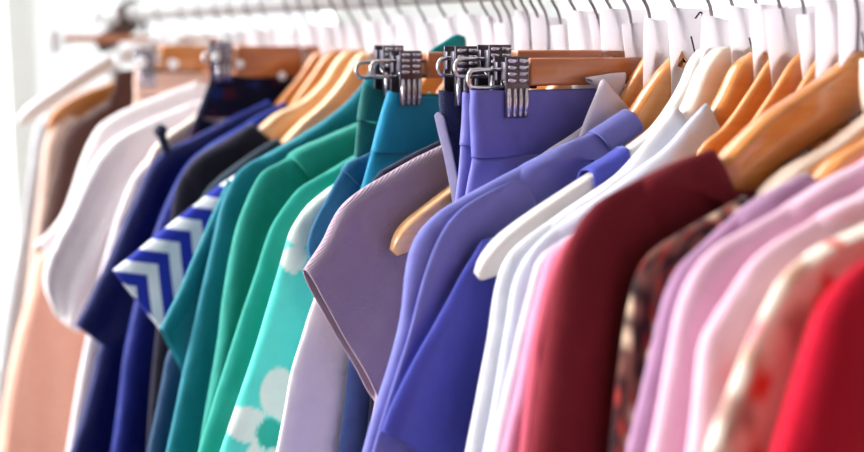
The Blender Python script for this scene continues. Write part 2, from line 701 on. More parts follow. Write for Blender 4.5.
bm = bmesh.new()
box(bm, (-1.6, 0, -.03), (6.4, 5.2, .06))
struct('floor', bm, FLOORM)
XB = -4.4                                     # end wall with the tall window
WY0, WY1, WZ0, WZ1 = -.62, 1.75, .25, 2.75
bm = bmesh.new()
box(bm, (XB - .06, (-2.6 + WY0) / 2, 1.5), (.12, WY0 + 2.6, 3))
box(bm, (XB - .06, (2.6 + WY1) / 2, 1.5), (.12, 2.6 - WY1, 3))
box(bm, (XB - .06, (WY0 + WY1) / 2, WZ0 / 2), (.12, WY1 - WY0, WZ0))
box(bm, (XB - .06, (WY0 + WY1) / 2, (3 + WZ1) / 2), (.12, WY1 - WY0, 3 - WZ1))
struct('wall_back', bm, WALLM)
RX0, RX1 = -4.2, -1.75                        # window in the wall behind the rack
bm = bmesh.new()
box(bm, ((1.6 + RX1) / 2, 2.66, 1.5), (1.6 - RX1, .12, 3))
box(bm, ((-4.4 + RX0) / 2, 2.66, 1.5), (RX0 + 4.4, .12, 3))
box(bm, ((RX0 + RX1) / 2, 2.66, .45), (RX1 - RX0, .12, .9))
box(bm, ((RX0 + RX1) / 2, 2.66, 2.93), (RX1 - RX0, .12, .14))
struct('wall_right', bm, WALLM)
w3r = bpy.data.objects.new('window_3', None)
C.objects.link(w3r)
w3r['kind'] = 'structure'
w3r.location = (0, 2.66, 0)
bm = bmesh.new()
for xx in (RX0 + .03, RX1 - .03):
    box(bm, (xx, 0, 1.88), (.05, .07, 1.96), bev=.004)
for zz in (.93, 2.83):
    box(bm, ((RX0 + RX1) / 2, 0, zz), (RX1 - RX0, .07, .06), bev=.004)
obj('window_frame', bm, FRAMEM, w3r, False)
bm = bmesh.new()
box(bm, ((RX0 + RX1) / 2, 0, 1.88), (RX1 - RX0 - .08, .006, 1.86))
obj('pane', bm, gm, w3r, False)
bm = bmesh.new()
box(bm, (1.66, 0, 1.5), (.12, 5.2, 3))
struct('wall_front', bm, plain('taupe_plaster', (176, 170, 164), .9, 0, .02))
KX0, KX1, KY0, KY1 = -4.1, -1.7, -1.5, 1.6    # added skylight, unseen: puts highlights on shoulders and hanger tops
bm = bmesh.new()
box(bm, ((1.66 + KX1) / 2, 0, 3.04), (1.66 - KX1, 5.44, .08))
box(bm, ((-4.8 + KX0) / 2, 0, 3.04), (KX0 + 4.8, 5.44, .08))
box(bm, ((KX0 + KX1) / 2, (-2.72 + KY0) / 2, 3.04), (KX1 - KX0, KY0 + 2.72, .08))
box(bm, ((KX0 + KX1) / 2, (2.72 + KY1) / 2, 3.04), (KX1 - KX0, 2.72 - KY1, .08))
struct('ceiling', bm, WALLM)
w4r = bpy.data.objects.new('added_skylight', None)
C.objects.link(w4r)
w4r['kind'] = 'structure'
w4r.location = (0, 0, 3.04)
bm = bmesh.new()
for yy in (KY0 + .03, (KY0 + KY1) / 2, KY1 - .03):
    box(bm, ((KX0 + KX1) / 2, yy, 0), (KX1 - KX0, .05, .07), bev=.004)
for xx in (KX0 + .03, KX1 - .03):
    box(bm, (xx, (KY0 + KY1) / 2, 0), (.05, KY1 - KY0, .07), bev=.004)
obj('window_frame', bm, FRAMEM, w4r, False)
bm = bmesh.new()
box(bm, ((KX0 + KX1) / 2, (KY0 + KY1) / 2, .01), (KX1 - KX0 - .08, KY1 - KY0 - .08, .006))
obj('pane', bm, gm, w4r, False)
LX0, LX1 = -4.1, -.8                         # wide window in the wall beside the rack
bm = bmesh.new()
box(bm, ((1.6 + LX1) / 2, -2.66, 1.5), (1.6 - LX1, .12, 3))
box(bm, ((-4.4 + LX0) / 2, -2.66, 1.5), (LX0 + 4.4, .12, 3))
box(bm, ((LX0 + LX1) / 2, -2.66, .2), (LX1 - LX0, .12, .4))
box(bm, ((LX0 + LX1) / 2, -2.66, 2.93), (LX1 - LX0, .12, .14))
struct('wall_left', bm, WALLM)
wroot = bpy.data.objects.new('window_1', None)
C.objects.link(wroot)
wroot['kind'] = 'structure'
wroot.location = (XB, 0, 0)
bm = bmesh.new()
for yy, ww in ((WY0 + .03, .06), (WY1 - .03, .06), (.437, .12)):
    box(bm, (-.05, yy, (WZ0 + WZ1) / 2), (.07, ww, WZ1 - WZ0), bev=.004)
for zz in (WZ0 + .03, WZ1 - .03):
    box(bm, (-.05, (WY0 + WY1) / 2, zz), (.07, WY1 - WY0, .06), bev=.004)
obj('window_frame', bm, FRAMEM, wroot, False)
bm = bmesh.new()
box(bm, (-.06, (WY0 + WY1) / 2, (WZ0 + WZ1) / 2), (.006, WY1 - WY0 - .1, WZ1 - WZ0 - .1))
obj('pane', bm, gm, wroot, False)

w2r = bpy.data.objects.new('window_2', None)
C.objects.link(w2r)
w2r['kind'] = 'structure'
w2r.location = (0, -2.66, 0)
bm = bmesh.new()
for xx in (LX0 + .03, (LX0 * 2 + LX1) / 3, (LX0 + LX1 * 2) / 3, LX1 - .03):
    box(bm, (xx, 0, 1.63), (.05, .07, 2.46), bev=.004)
for zz in (.43, 2.83):
    box(bm, ((LX0 + LX1) / 2, 0, zz), (LX1 - LX0, .07, .06), bev=.004)
obj('window_frame', bm, FRAMEM, w2r, False)
bm = bmesh.new()
box(bm, ((LX0 + LX1) / 2, 0, 1.63), (LX1 - LX0 - .08, .006, 2.36))
obj('pane', bm, gm, w2r, False)

# ================================================================== the rack
RZ = ZN + .062
rack = thing('clothes_rack', 'pale metal clothes rack whose rail carries all the hangers', 'clothes rack', (-1.2, 0, 0))
RAILM = plain('grey_enamel', (158, 155, 155), .35, 0, .03)
bm = bmesh.new()
tube(bm, [Vector((-.93, 0, RZ)), Vector((1.12, 0, RZ))], .0152, 24)
obj('rail', bm, RAILM, rack)
for x in (-.90, 1.09):
    bm = bmesh.new()
    tube(bm, [Vector((x, 0, .03)), Vector((x, 0, RZ - .0))], .0145, 20)
    obj('upright', bm, RAILM, rack)
    bm = bmesh.new()
    tube(bm, [Vector((x, -.26, .035)), Vector((x, .26, .035))], .016, 16)
    obj('foot', bm, RAILM, rack)
    for s in (-1, 1):
        bm = bmesh.new()
        tube(bm, [Vector((x - .012, s * .23, .02)), Vector((x + .012, s * .23, .02))], .02, 16)
        obj('caster', bm, BLACKP, rack)
for x in (-.935, 1.125):
    bm = bmesh.new()
    tube(bm, [Vector((x - .012, 0, RZ)), Vector((x + .012, 0, RZ))], .0175, 20)
    obj('end_cap', bm, RAILM, rack)
bm = bmesh.new()
tube(bm, [Vector((-.90, 0, .2)), Vector((1.09, 0, .2))], .011, 16)
obj('lower_bar', bm, RAILM, rack)

# ================================================================== printed and woven patterns
def L3(c):
    return lin(c)


def mixc(a, b, f):
    return tuple(x + (y - x) * f for x, y in zip(a, b))


def sstep(a, b, x):
    x = min(max((x - a) / (b - a), 0), 1)
    return x * x * (3 - 2 * x)


def h2(i, j, s=0):
    return (math.sin(i * 127.1 + j * 311.7 + s * 74.7) * 43758.5453) % 1


def blobs(y, z, cell, rad, seed):
    """distance-like value of scattered round blossoms: (0 inside .. 1 outside, id)"""
    i0, j0 = math.floor(y / cell), math.floor(z / cell)
    best, bid = 9, 0
    for i in (-1, 0, 1):
        for j in (-1, 0, 1):
            a, b = i0 + i, j0 + j
            cy, cz = (a + .2 + .6 * h2(a, b, seed)) * cell, (b + .2 + .6 * h2(b, a, seed + 3)) * cell
            dy, dz = y - cy, z - cz
            ang = math.atan2(dz, dy)
            r = math.hypot(dy, dz) / (rad * (.6 + .7 * h2(a, b, seed + 9)) * (1 + .25 * math.sin(5 * ang + 6 * h2(a, b, 2))))
            if r < best:
                best, bid = r, h2(a, b, seed + 5)
    return best, bid


def col_floral(y, z, r, v, side):
    base = L3((224, 214, 200))
    b1, i1 = blobs(y, z, .05, .0125, 1)
    b2, i2 = blobs(y + .01, z + .013, .030, .009, 4)
    c = base
    if b2 < 1.1:
        c = mixc(c, L3((150, 96, 84) if i2 < .5 else (196, 150, 122)), .75 * (1 - sstep(.8, 1.1, b2)))
    if b1 < 1.1:
        c = mixc(c, L3((206, 52, 30) if i1 < .55 else (226, 130, 140)), .95 * (1 - sstep(.8, 1.1, b1)))
    return c


def col_plaid(y, z, r, v, side):
    c = L3((50, 16, 24))
    fa, fb = (y / .0165) % 1, (z / .0165) % 1
    if fa < .34 and fb < .34:
        c = mixc(c, L3((232, 200, 172)), .85)
    elif fa < .34 or fb < .34:
        c = mixc(c, L3((200, 130, 112)), .30)
    if .55 < fa < .68 or .55 < fb < .68:
        c = mixc(c, L3((20, 14, 24)), .7)
    if .80 < fa < .86 or .80 < fb < .86:
        c = mixc(c, L3((196, 60, 50)), .6)
    return c


def make_chevron(t):
    def f(y, z, r, v, side):
        x, yy = topx(t, y, z)
        nl = ((265.5 - .10 * 161.8) - (yy - .10 * x)) / 24.2
        nr = (x - 161.8 - .03 * (yy - 265.5)) / 22.7
        q = max(nl, nr) % 1
        w = L3((240, 242, 250))
        b = L3((24, 44, 168))
        e = .03
        k = sstep(.5 - e, .5 + e, q) * 1 if q < .97 else 1 - sstep(1 - e, 1, q)
        return mixc(b, w, k)
    return f


def make_aqua(t):
    petals = [((274, 391), (18, 26), 8), ((245, 423), (21, 18), 0), ((259, 456), (18, 24), 25), ((290, 420), (20, 14), -25), ((291, 452), (22, 16), 30)]
    spots = [((300, 228), (16, 18), 20), ((292, 258), (11, 15), 25), ((322, 210), (20, 26), 0), ((246, 492), (20, 14), 0), ((330, 300), (20, 20), 0)]

    def f(y, z, r, v, side):
        x, yy = topx(t, y, z)
        base = L3((84, 216, 202))
        wht = L3((218, 232, 224))
        k = 0
        for (cx, cy), (rx, ry), ang in petals + spots:
            a = math.radians(ang)
            dx, dy = x - cx, yy - cy
            u, w = (dx * math.cos(a) + dy * math.sin(a)) / rx, (-dx * math.sin(a) + dy * math.cos(a)) / ry
            d = math.hypot(u, w)
            k = max(k, 1 - sstep(.93, 1.03, d))
        c = mixc(base, wht, k)
        d = math.hypot((x - 267) / 14, (yy - 432) / 15)
        c = mixc(L3((40, 176, 156)), c, sstep(.93, 1.03, d))
        # a thin stalk round the centre
        if 1.03 < d < 1.16:
            c = mixc(c, base, .8)
        return c
    return f


def col_velvet(y, z, r, v, side):
    c = L3((16, 18, 44))
    b1, i1 = blobs(y, z, .03, .010, 12)
    if b1 < 1:
        c = mixc(c, L3((92, 24, 44) if i1 < .4 else (24, 52, 132)), .6 * (1 - sstep(.5, 1, b1)))
    return c


def col_peach(y, z, r, v, side):
    q = .5 + .5 * math.sin(z * 900)
    return mixc(L3((222, 166, 146)), L3((236, 186, 166)), q * .5 + .3 * (.5 + .5 * math.sin(y * 140)))


def noise_lbl(s):
    return s


# ================================================================== garments, from the camera end of the rail to its far end
CARDS = []                                     # (t, words about what hangs there)

# 1 red jacket
t = .385
red = fabric('red_wool', (184, 4, 40), .9, .0, bump=.2)
top(t, 'jacket', 'bright red jacket hanging at the camera end of the rail', red,
    [(935, 212), (895, 234), (864, 253), (842, 268), (823, 288), (809, 310), (799, 342), (788, 380), (778, 415), (767, 452), (756, 495)],
    hs=.016, sw=.035, x0=.006, sh_y=.15, hang_lab='clothes hanger inside the bright red jacket')
# 2 floral blouse
t = .412
fl = fabric('floral_cotton', None, .8, .2)
top(t, 'blouse', 'white blouse printed with red and brown blossoms, beside the red jacket', fl,
    [(864, 226), (843, 236), (815, 250), (790, 268), (776, 286), (767, 304), (755, 328), (746, 348), (735, 378), (721, 414), (706, 452), (692, 495)],
    colfn=col_floral, hang_lab='clothes hanger inside the blossom print blouse')
# 3, 4 pink shirts
t = .436
pk = fabric('pink_cotton', (224, 182, 200), .7, .45)
top(t, 'shirt', 'pink shirt between the blossom print blouse and another pink shirt', pk,
    [(864, 192), (830, 209), (800, 227), (770, 245), (748, 266), (732, 290), (714, 318), (702, 341), (697, 380), (693, 420), (689, 452), (684, 495)], sh_y=.16,
    hang_lab='clothes hanger inside the pink shirt next to the blossom print blouse')
t = .459
pk2 = fabric('rose_pink_cotton', (218, 176, 198), .7, .45)
top(t, 'shirt', 'pink shirt next to the lilac shirt, one further from the blossom print blouse', pk2,
    [(864, 160), (830, 178), (800, 197), (770, 215), (740, 232), (715, 247), (697, 266), (684, 290), (676, 315), (671, 340), (664, 380), (657, 420), (650, 452), (643, 495)],
    sh_y=.16, hang_lab='clothes hanger inside the pink shirt next to the lilac shirt')
# 5 lilac shirt on an orange wooden hanger
t = .482
lil = fabric('lilac_cotton', (166, 126, 160), .7, .3)
top(t, 'shirt', 'lilac shirt on an orange wooden hanger, between plaid and pink shirts', lil,
    [(806, 172), (776, 188), (747, 206), (722, 226), (702, 245), (681, 265), (668, 288), (660, 315), (653, 345), (645, 380), (637, 415), (628, 452), (620, 495)],
    neck=False, hang_path=[(900, 118), (864, 140), (835, 157), (806, 174)], sh_y=.17,
    hang_lab='orange wooden hanger that carries the lilac shirt')
# 6 plaid shirt on a cream hanger
t = .506
pl = fabric('plaid_flannel', None, .85, .25)
root, edge = top(t, 'shirt', 'dark plaid shirt with beige checks beside the maroon sweater', pl,
    [(744, 196), (722, 209), (700, 221), (678, 234), (658, 247), (643, 262), (634, 285), (628, 312), (623, 345), (618, 385), (613, 430), (609, 470), (606, 500)],
    neck=False, colfn=col_plaid, hang=W_CREAM, hang_path=[(905, 80), (885, 97), (864, 117), (830, 144), (790, 168), (752, 187)], sh_y=.16, tipy=.15, hz=.026,
    hang_lab='cream wooden hanger that carries the dark plaid shirt')
for k, (bx, by) in enumerate([(628, 352), (624, 378), (619, 430)]):
    y, z = P((bx + 4, by), t)
    bm = bmesh.new()
    bmesh.ops.create_uvsphere(bm, u_segments=14, v_segments=8, radius=.006, matrix=Matrix.Translation((.0125, y + .006, z)) @ Matrix.Diagonal((.4, 1, 1, 1)))
    obj('button', bm, plain('horn_button', (168, 132, 112), .35), root)
# 7 maroon sweater
t = .533
mar = fabric('maroon_wool', (104, 16, 30), .9, .25, bump=.25, scol=(190, 90, 100))
root, edge = top(t, 'sweater', 'dark maroon sweater on a broad orange wooden hanger', mar,
    [(712, 149), (690, 156), (660, 169), (625, 186), (600, 200), (583, 218), (570, 241), (560, 268), (553, 300), (548, 335), (543, 370), (538, 410), (532, 452), (526, 495)],
    neck=False, hang_path=[(905, 22), (885, 32), (864, 46), (830, 72), (800, 92), (760, 119), (712, 151)], sag=.06, hs=.013, sw=.03, hang=W_OAK, wd=.015, hz=.038, sh_y=.2,
    hang_lab='broad orange wooden hanger that carries the maroon sweater')
CARDS.append((t + .010, 'maroon sweater'))
shell('dark_neck_patch', PP([(756, 169), (780, 155), (804, 140)], t), PP([(772, 174), (793, 167), (809, 154)], t), fabric('ink_patch', (16, 14, 34), .8, .1), root, h=.002, w=.004, x0=-.0135, n=14, m=10, ramp=0)  # small dark piece in the neck opening, behind the hanger
# 8-10 rose, magenta rose, lavender
t = .557
rose = fabric('rose_cotton', (184, 78, 98), .8, .15)
top(t, 'blouse', 'dusty rose blouse right behind the maroon sweater', rose,
    [(705, 166), (660, 184), (625, 200), (600, 213), (578, 229), (562, 248), (550, 274), (541, 306), (534, 340), (529, 380), (525, 415), (521, 452), (516, 495)], neck=False, hang_lab='wooden hanger that carries the dusty rose blouse')
CARDS.append((t, 'dusty rose blouse'))
t = .578
rose2 = fabric('magenta_rose_cotton', (200, 140, 172), .8, .15)
top(t, 'blouse', 'mauve pink blouse between the dusty rose one and the lavender one', rose2,
    [(700, 175), (655, 192), (615, 210), (585, 228), (567, 242), (550, 255), (541, 282), (533, 312), (526, 345), (519, 380), (511, 415), (503, 452), (495, 495)], neck=False, hang_lab='wooden hanger that carries the mauve pink blouse')
CARDS.append((t, 'mauve pink blouse'))
t = .599
lav = fabric('lavender_cotton', (204, 188, 202), .7, .3)
top(t, 'blouse', 'pale lavender blouse in front of the pale blue shirt', lav,
    [(690, 178), (650, 195), (610, 213), (578, 231), (555, 245), (539, 258), (529, 290), (520, 325), (512, 360), (504, 395), (496, 430), (491, 452), (483, 495)], neck=False, hang_lab='wooden hanger that carries the pale lavender blouse')
CARDS.append((t, 'pale lavender blouse'))
# 11 pale blue shirt
t = .620
pb = fabric('pale_blue_poplin', (192, 196, 212), .65, .2)
top(t, 'shirt', 'pale blue shirt on a wooden hanger beside the white shirt', pb,
    [(706, 103), (690, 120), (668, 146), (640, 168), (605, 194), (568, 218), (542, 238), (525, 258), (513, 285), (508, 315), (503, 345), (497, 380), (491, 415), (484, 452), (477, 495)],
    neck=False, hang_path=[(745, 57), (735, 66), (722, 84), (708, 106)], hang_lab='wooden hanger that carries the pale blue shirt')
CARDS.append((t, 'pale blue shirt'))
# 12 white shirt
t = .6435
wh = fabric('white_poplin', (204, 202, 208), .65, .2)
top(t, 'shirt', 'white shirt on a white hanger next to the blue violet top', wh,
    [(676, 107), (656, 130), (637, 153), (618, 174), (590, 194), (560, 214), (535, 231), (516, 246), (504, 262), (497, 282), (492, 310), (488, 339), (481, 375), (474, 412), (466, 452), (458, 495)],
    neck=False, hang=W_CREAM, hang_path=[(724, 46), (714, 51), (700, 70), (688, 90), (676, 109)], wd=.016, hang_lab='white hanger that carries the white shirt')
CARDS.append((t, 'white shirt'))

# 13 blue-violet top that hangs by straps from a white hanger
t = .6665
j2 = fabric('blue_violet_crepe', (60, 64, 160), .6, .55, scol=(160, 175, 255))
root = thing('blouse', 'blue violet top hanging by a strap from a white hanger', 'blouse', (-t, 0, ZN))
fl_L = PP([(482, 240), (474, 254), (462, 273), (448, 299), (430, 331), (415, 357), (399, 388), (388, 411), (381, 431)], t + .0142)
fl_R = PP([(585, 215), (570, 250), (555, 290), (545, 330), (535, 370), (525, 410), (515, 450), (505, 480), (497, 500)], t + .0142)
shell('sleeve', fl_L, fl_R, j2, root, h=.0045, w=.012, x0=-.0142, n=60, m=40, folds=((.0022, 1.4, .1, .1),), ramp=.4, top_close=.05)
shell('sleeve', mirror(fl_L), mirror(fl_R), j2, root, h=.0045, w=.012, x0=-.0142, n=40, m=30, folds=((.0022, 1.4, .1, .1),), ramp=.4, top_close=.05)
bL = [(-.15, -.118), (-.155, -.2), (-.165, -.35), (-.18, -.5), (-.19, -.62)]
shell('body', bL, mirror(bL), j2, root, h=.004, w=.012, x0=-.0142, n=40, m=50, folds=((.003, 6, .1, .1),), ramp=.4, top_close=.03)
hr, near = hanger(t, 'white hanger that carries the blue violet top', W_WHITE, path=PP([(704, 47), (692, 60), (682, 84), (655, 125), (625, 149), (592, 172), (560, 193), (530, 213), (502, 234), (484, 250), (470, 264)], t), hg=.026, wd=.0125)
for s in (1, -1):
    q = PP([(586, 172), (597, 165), (609, 158), (622, 149)], t)
    lo = [(y, z - .0325) for y, z in q]
    q2 = [(y, z + .002) for y, z in q]
    if s < 0:
        q2, lo = mirror(q2), mirror(lo)
    bm = bmesh.new()
    q2c, loc_ = catmull(q2, 10), catmull(lo, 10)
    rings = []
    for a, b in zip(q2c, loc_):
        mid, half = (a + b) / 2, (a - b) / 2
        ring = []
        for k in range(20):
            an = 2 * math.pi * k / 20
            ring.append(bm.verts.new(mid + half * math.copysign(abs(math.sin(an)) ** .6, math.sin(an)) + Vector((.0106 * math.copysign(abs(math.cos(an)) ** .6, math.cos(an)), 0, 0))))
        rings.append(ring)
    for A, B in zip(rings, rings[1:]):
        for k in range(20):
            bm.faces.new((A[k], A[(k + 1) % 20], B[(k + 1) % 20], B[k]))
    so = obj('strap', bm, j2, root)
    sm = so.modifiers.new('cloth thickness', 'SOLIDIFY')
    sm.thickness = .001
CARDS.append((t, 'blue violet top'))

# 14 periwinkle jacket
t = .704
j1 = fabric('periwinkle_twill', (104, 104, 178), .62, .65, scol=(196, 208, 255))
outer = [(612, 119), (592, 132), (566, 143), (540, 156), (500, 177), (465, 196), (440, 211), (422, 228), (411, 247), (405, 275), (402, 305), (397, 332), (388, 365), (375, 405), (362, 452), (350, 495)]
root, edge = top(t, 'jacket', 'periwinkle purple jacket in front of the purple skirts', j1, outer, neck=False,
    hang_path=[(672, 57), (661, 69), (646, 89), (630, 108), (612, 121)], hang_lab='wooden hanger that carries the periwinkle jacket', hs=.0095, hb=.0085, sh_y=.17, sag=.05,
    sfolds=((.0035, 1.3, .30, .15), (.0015, 3, .1, .2)))
sl2 = PP([(505, 179), (482, 190), (462, 201), (446, 214), (433, 232), (422, 256), (413, 284), (406, 312), (399, 338), (388, 372), (376, 410), (364, 452), (352, 495)], t)
inn2 = PP([(516, 180), (528, 205), (522, 245), (510, 290), (492, 330), (460, 370), (452, 410), (446, 440), (440, 470), (436, 490), (432, 510)], t)
shell('cuffed_sleeve', sl2, inn2, j1, root, h=.0035, w=.012, x0=.0098, n=60, m=24, folds=((.0018, 1.2, .25, .2),), ramp=.4, top_close=.35)
# folded collar band at the neck
cl_L = PP([(625, 109), (614, 116), (602, 124), (591, 131)], t)
cl_R = PP([(639, 134), (628, 142), (617, 149), (606, 155)], t)
shell('collar', cl_L, cl_R, j1, root, h=.0105, w=.012, n=20, m=18, folds=(), ramp=0)
CARDS.append((t, 'periwinkle jacket'))

# 15 grey-lilac blouse: only its collar shows
t = .735
gl = fabric('grey_lilac_cotton', (206, 196, 208), .75, .25)
root, edge = top(t, 'blouse', 'pale grey blouse with a pointed collar beside the purple skirt', gl,
    [(600, 112), (575, 132), (548, 150), (520, 172), (500, 190), (480, 215), (462, 245), (452, 290), (446, 340), (440, 400), (434, 452), (430, 495)], neck=False, hb=.0075, hs=.008,
    hang_path=[(657, 50), (647, 57), (630, 82), (604, 116)], hang_lab='wooden hanger that carries the pale grey blouse', wd=.011)
shell('collar', PP([(594, 79), (586, 98), (578, 117), (571, 137)], t), PP([(596, 79), (607, 92), (617, 103), (626, 114)], t), gl, root, h=.003, w=.008, x0=.0095, n=20, m=16, folds=(), ramp=0, top_close=.1)
shell('collar', PP([(594, 79), (606, 77), (618, 75), (632, 74)], t), PP([(598, 82), (606, 88), (615, 93), (624, 100)], t), gl, root, h=.003, w=.008, x0=-.009, n=20, m=16, folds=(), ramp=0)
CARDS.append((t, 'pale grey blouse'))

# 16-18 clip hangers with purple skirts and a denim skirt
t = .758
pur = fabric('purple_satin', (100, 98, 174), .5, .3, scol=(170, 176, 255))
skirt_hanger(t, 'wooden skirt hanger whose clips hold the purple skirt with wide waistband', [(526, 58), (526, 86)], (468, 79), (511, 87), 1.03)
skirt(t, 'purple skirt with a wide waistband seam, in front of the other skirts', [(471, 90), (470, 112), (471, 136), (472, 158), (469, 172), (466, 186), (464, 200), (461, 220)], 3, pur, sag=.001, folds=((.003, 6, .25, .1),))
CARDS.append((t, 'purple skirt with the wide waistband'))
t = .779
pur2 = fabric('violet_satin', (108, 106, 178), .5, .3, scol=(170, 176, 255))
skirt_hanger(t, 'wooden skirt hanger holding the violet skirt behind the purple one', [(514, 50), (514, 76)], (455, 68), (494, 74), 1.0)
skirt(t, 'violet skirt half hidden by the purple skirt', [(463, 92), (462, 120), (460, 145), (458, 170), (455, 196), (452, 225)], 2, pur2, sag=.010)
CARDS.append((t, 'violet skirt'))
t = .800
den = fabric('dark_denim', (38, 44, 74), .85, .15, weave=1400, bump=.5, var=.3)
lit_edge = fabric('denim_lit_edge', (104, 98, 130), .7, .2)
skirt_hanger(t, 'wooden skirt hanger holding the dark denim skirt', [(500, 52), (500, 76)], (438, 67), (461, 76), 1.03)
root = skirt(t, 'dark denim skirt with a pale lit edge beside the violet skirt', [(439, 90), (440, 110), (444, 132), (449, 155), (455, 182), (459, 215)], 2, den, sag=.004)
shell('lit_side_edge', PP([(436.5, 112), (441, 132), (446, 152), (453, 186), (458, 215)], t), PP([(440.5, 112), (445, 132), (450, 152), (456, 186), (461, 215)], t), lit_edge, root, h=.0072, w=.003, n=30, m=8, ramp=0, top_close=.05)  # paler strip: light on the skirt's side edge put into the colour
CARDS.append((t, 'dark denim skirt'))

# 19 bare wooden hanger
t = .826
hanger(t, 'bare pale wooden hanger lying in front of the mauve blouse', W_PALE, path=PP([(586, 53), (572, 60), (552, 84), (520, 122), (490, 155), (458, 181), (425, 206), (400, 226), (385, 243)], t), hg=.027, wd=.013,
       lab='pale wooden hanger with its bare rounded tip over the mauve blouse')
CARDS.append((t, 'bare pale wooden hanger'))

# 20 mauve ribbed blouse with a pointed cap sleeve
t = .850
mv = fabric('mauve_rib', (170, 148, 164), .8, .35, rib=(205, .9, .8), scol=(240, 228, 244))
root = thing('blouse', 'mauve finely ribbed blouse with a pointed cap sleeve', 'blouse', (-t, 0, ZN))
sh = PP([(470, 133), (440, 147), (415, 159), (385, 176), (360, 191), (342, 206), (332, 222), (323, 241), (304, 270)], t)
inn = PP([(476, 165), (466, 190), (452, 220), (436, 250), (420, 282), (405, 315), (394, 350), (386, 378), (377, 404)], t)
shell('sleeve', sh, inn, mv, root, h=.0078, w=.02, x0=.001, n=80, m=40, folds=((.0025, 1.0, .35, .1), (.0008, 2.4, .2, .3)), ramp=.5, top_close=.06)
shell('sleeve', mirror(sh), mirror(inn), mv, root, h=.0078, w=.02, x0=.001, n=50, m=26, folds=((.0025, 1.0, .35, .1),), ramp=.5, top_close=.06)
bL = [(-.055, -.046)] + PP([(478, 132), (440, 160), (420, 200), (405, 250), (392, 300), (385, 340), (378, 380), (372, 420), (366, 460), (360, 500)], t)
bL = extend(bL, -.66)
shell('body', bL, mirror(bL), mv, root, h=.0065, w=.014, n=70, m=50, folds=((.002, 5, .2, .2),), ramp=.4, sag=.03, sag_fall=.07)
hanger(t, 'x', W_PALE, edge=with_neck(sh), lab='wooden hanger inside the mauve ribbed blouse', wd=.009, hg=.02, tipy=.15)
CARDS.append((t, 'mauve ribbed blouse'))

# 21 navy top whose edge peeps over the mauve one, slate dress, white dress
t = .8685
nv = fabric('ink_cotton', (40, 40, 66), .8, .2)
top(t, 'blouse', 'ink blue blouse peeping out along the mauve shoulder', nv,
    [(470, 122), (440, 140), (415, 152), (395, 163), (376, 175), (372, 190), (374, 215), (374, 260), (374, 320), (370, 400), (364, 460), (360, 500)], hb=.0045, hneck=.0045, hs=.006, sl_w=.07, wd=.008, hang_lab='wooden hanger inside the ink blue blouse', hz=.02, sleeve=False,
    folds=((.001, 5, .2, .2),))
t = .8815
sl_ = fabric('slate_chambray', (78, 98, 152), .85, .2, weave=1400, bump=.4, var=.25)
top(t, 'dress', 'slate blue chambray dress under the mauve sleeve hem', sl_,
    [(470, 135), (440, 160), (410, 185), (388, 210), (374, 245), (362, 290), (353, 330), (348, 365), (344, 405), (338, 452), (332, 500)], sleeve=False, hb=.0045, hneck=.0045, wd=.008, hz=.02, hang_lab='wooden hanger inside the slate blue dress', folds=((.001, 5, .2, .2),))
t = .895
cr = fabric('cream_linen', (240, 234, 238), .8, .25)
top(t, 'dress', 'white linen dress between the mauve blouse and the aqua flowered dress', cr,
    [(470, 125), (430, 152), (398, 172), (365, 194), (343, 206), (333, 218), (327, 240), (324, 262), (319, 285), (311, 307), (301, 339), (291, 371), (284, 410), (276, 452), (268, 500)], sleeve=False, hb=.0045, hneck=.0045, wd=.008, hz=.02, hang_lab='wooden hanger inside the white linen dress',
    folds=((.001, 7, .2, .2),))
CARDS.append((.876, 'ink blue blouse'))
CARDS.append((.897, 'white linen dress'))

# 24 teal skirt
t = .909
tl = fabric('teal_blue_crepe', (10, 134, 174), .6, .3)
skirt_hanger(t, 'wooden skirt hanger holding the teal blue skirt', [(425, 52), (425, 78)], (371, 69), (406, 78), 1.04)
skirt(t, 'teal blue skirt with a waist seam and dart', [(388, 91), (382, 110), (376, 132), (371, 152), (364, 175), (357, 200)], 3, tl, sag=.006, folds=((.002, 7, .3, .1),), h=.005)
CARDS.append((t, 'teal blue skirt'))
# 25 peacock blouse with a short sleeve
t = .924
bt = fabric('peacock_crepe', (4, 78, 118), .6, .6, scol=(120, 200, 230))
root = thing('blouse', 'peacock blue blouse with a short cuffed sleeve beside the mauve blouse', 'blouse', (-t, 0, ZN))
sh = PP([(375, 150), (357, 159), (345, 166), (336, 180), (328, 195), (318, 213), (310, 232), (307, 248), (310, 259)], t)
inn = PP([(410, 165), (402, 185), (392, 205), (382, 222), (372, 238), (362, 252), (350, 262), (336, 270), (322, 275)], t)
shell('sleeve', sh, inn, bt, root, h=.006, w=.015, n=60, m=30, folds=((.002, 1.6, .2, .2),), ramp=.3, top_close=.08)
shell('cuff', PP([(357, 157), (346, 163.5), (341, 170)], t), PP([(380, 172), (372, 186), (362, 192)], t), bt, root, h=.0068, w=.01, n=16, m=18, ramp=0, top_close=.05)
shell('sleeve', mirror(sh), mirror(inn), bt, root, h=.006, w=.015, n=40, m=20, folds=(), top_close=.08)
bL = extend([(-.055, -.046), (-.10, -.08), (-.14, -.11), (-.15, -.17), (-.14, -.25), (-.14, -.4)], -.62)
shell('body', bL, mirror(bL), bt, root, h=.0055, w=.012, n=50, m=40, folds=((.001, 5, .2, .2),), ramp=.4, sag=.03)
shell('collar', PP([(428, 58), (436, 50), (448, 42), (462, 34), (470, 36)], t), PP([(436, 62), (446, 60), (456, 58), (464, 56), (470, 56)], t), fabric('teal_green_crepe', (0, 150, 160), .6, .3), root, h=.003, w=.006, x0=-.009, n=24, m=14, ramp=0, top_close=.1)
hanger(t, 'x', W_OAK, edge=bL, lab='wooden hanger inside the peacock blue blouse', wd=.008, hg=.02, tipy=.12)
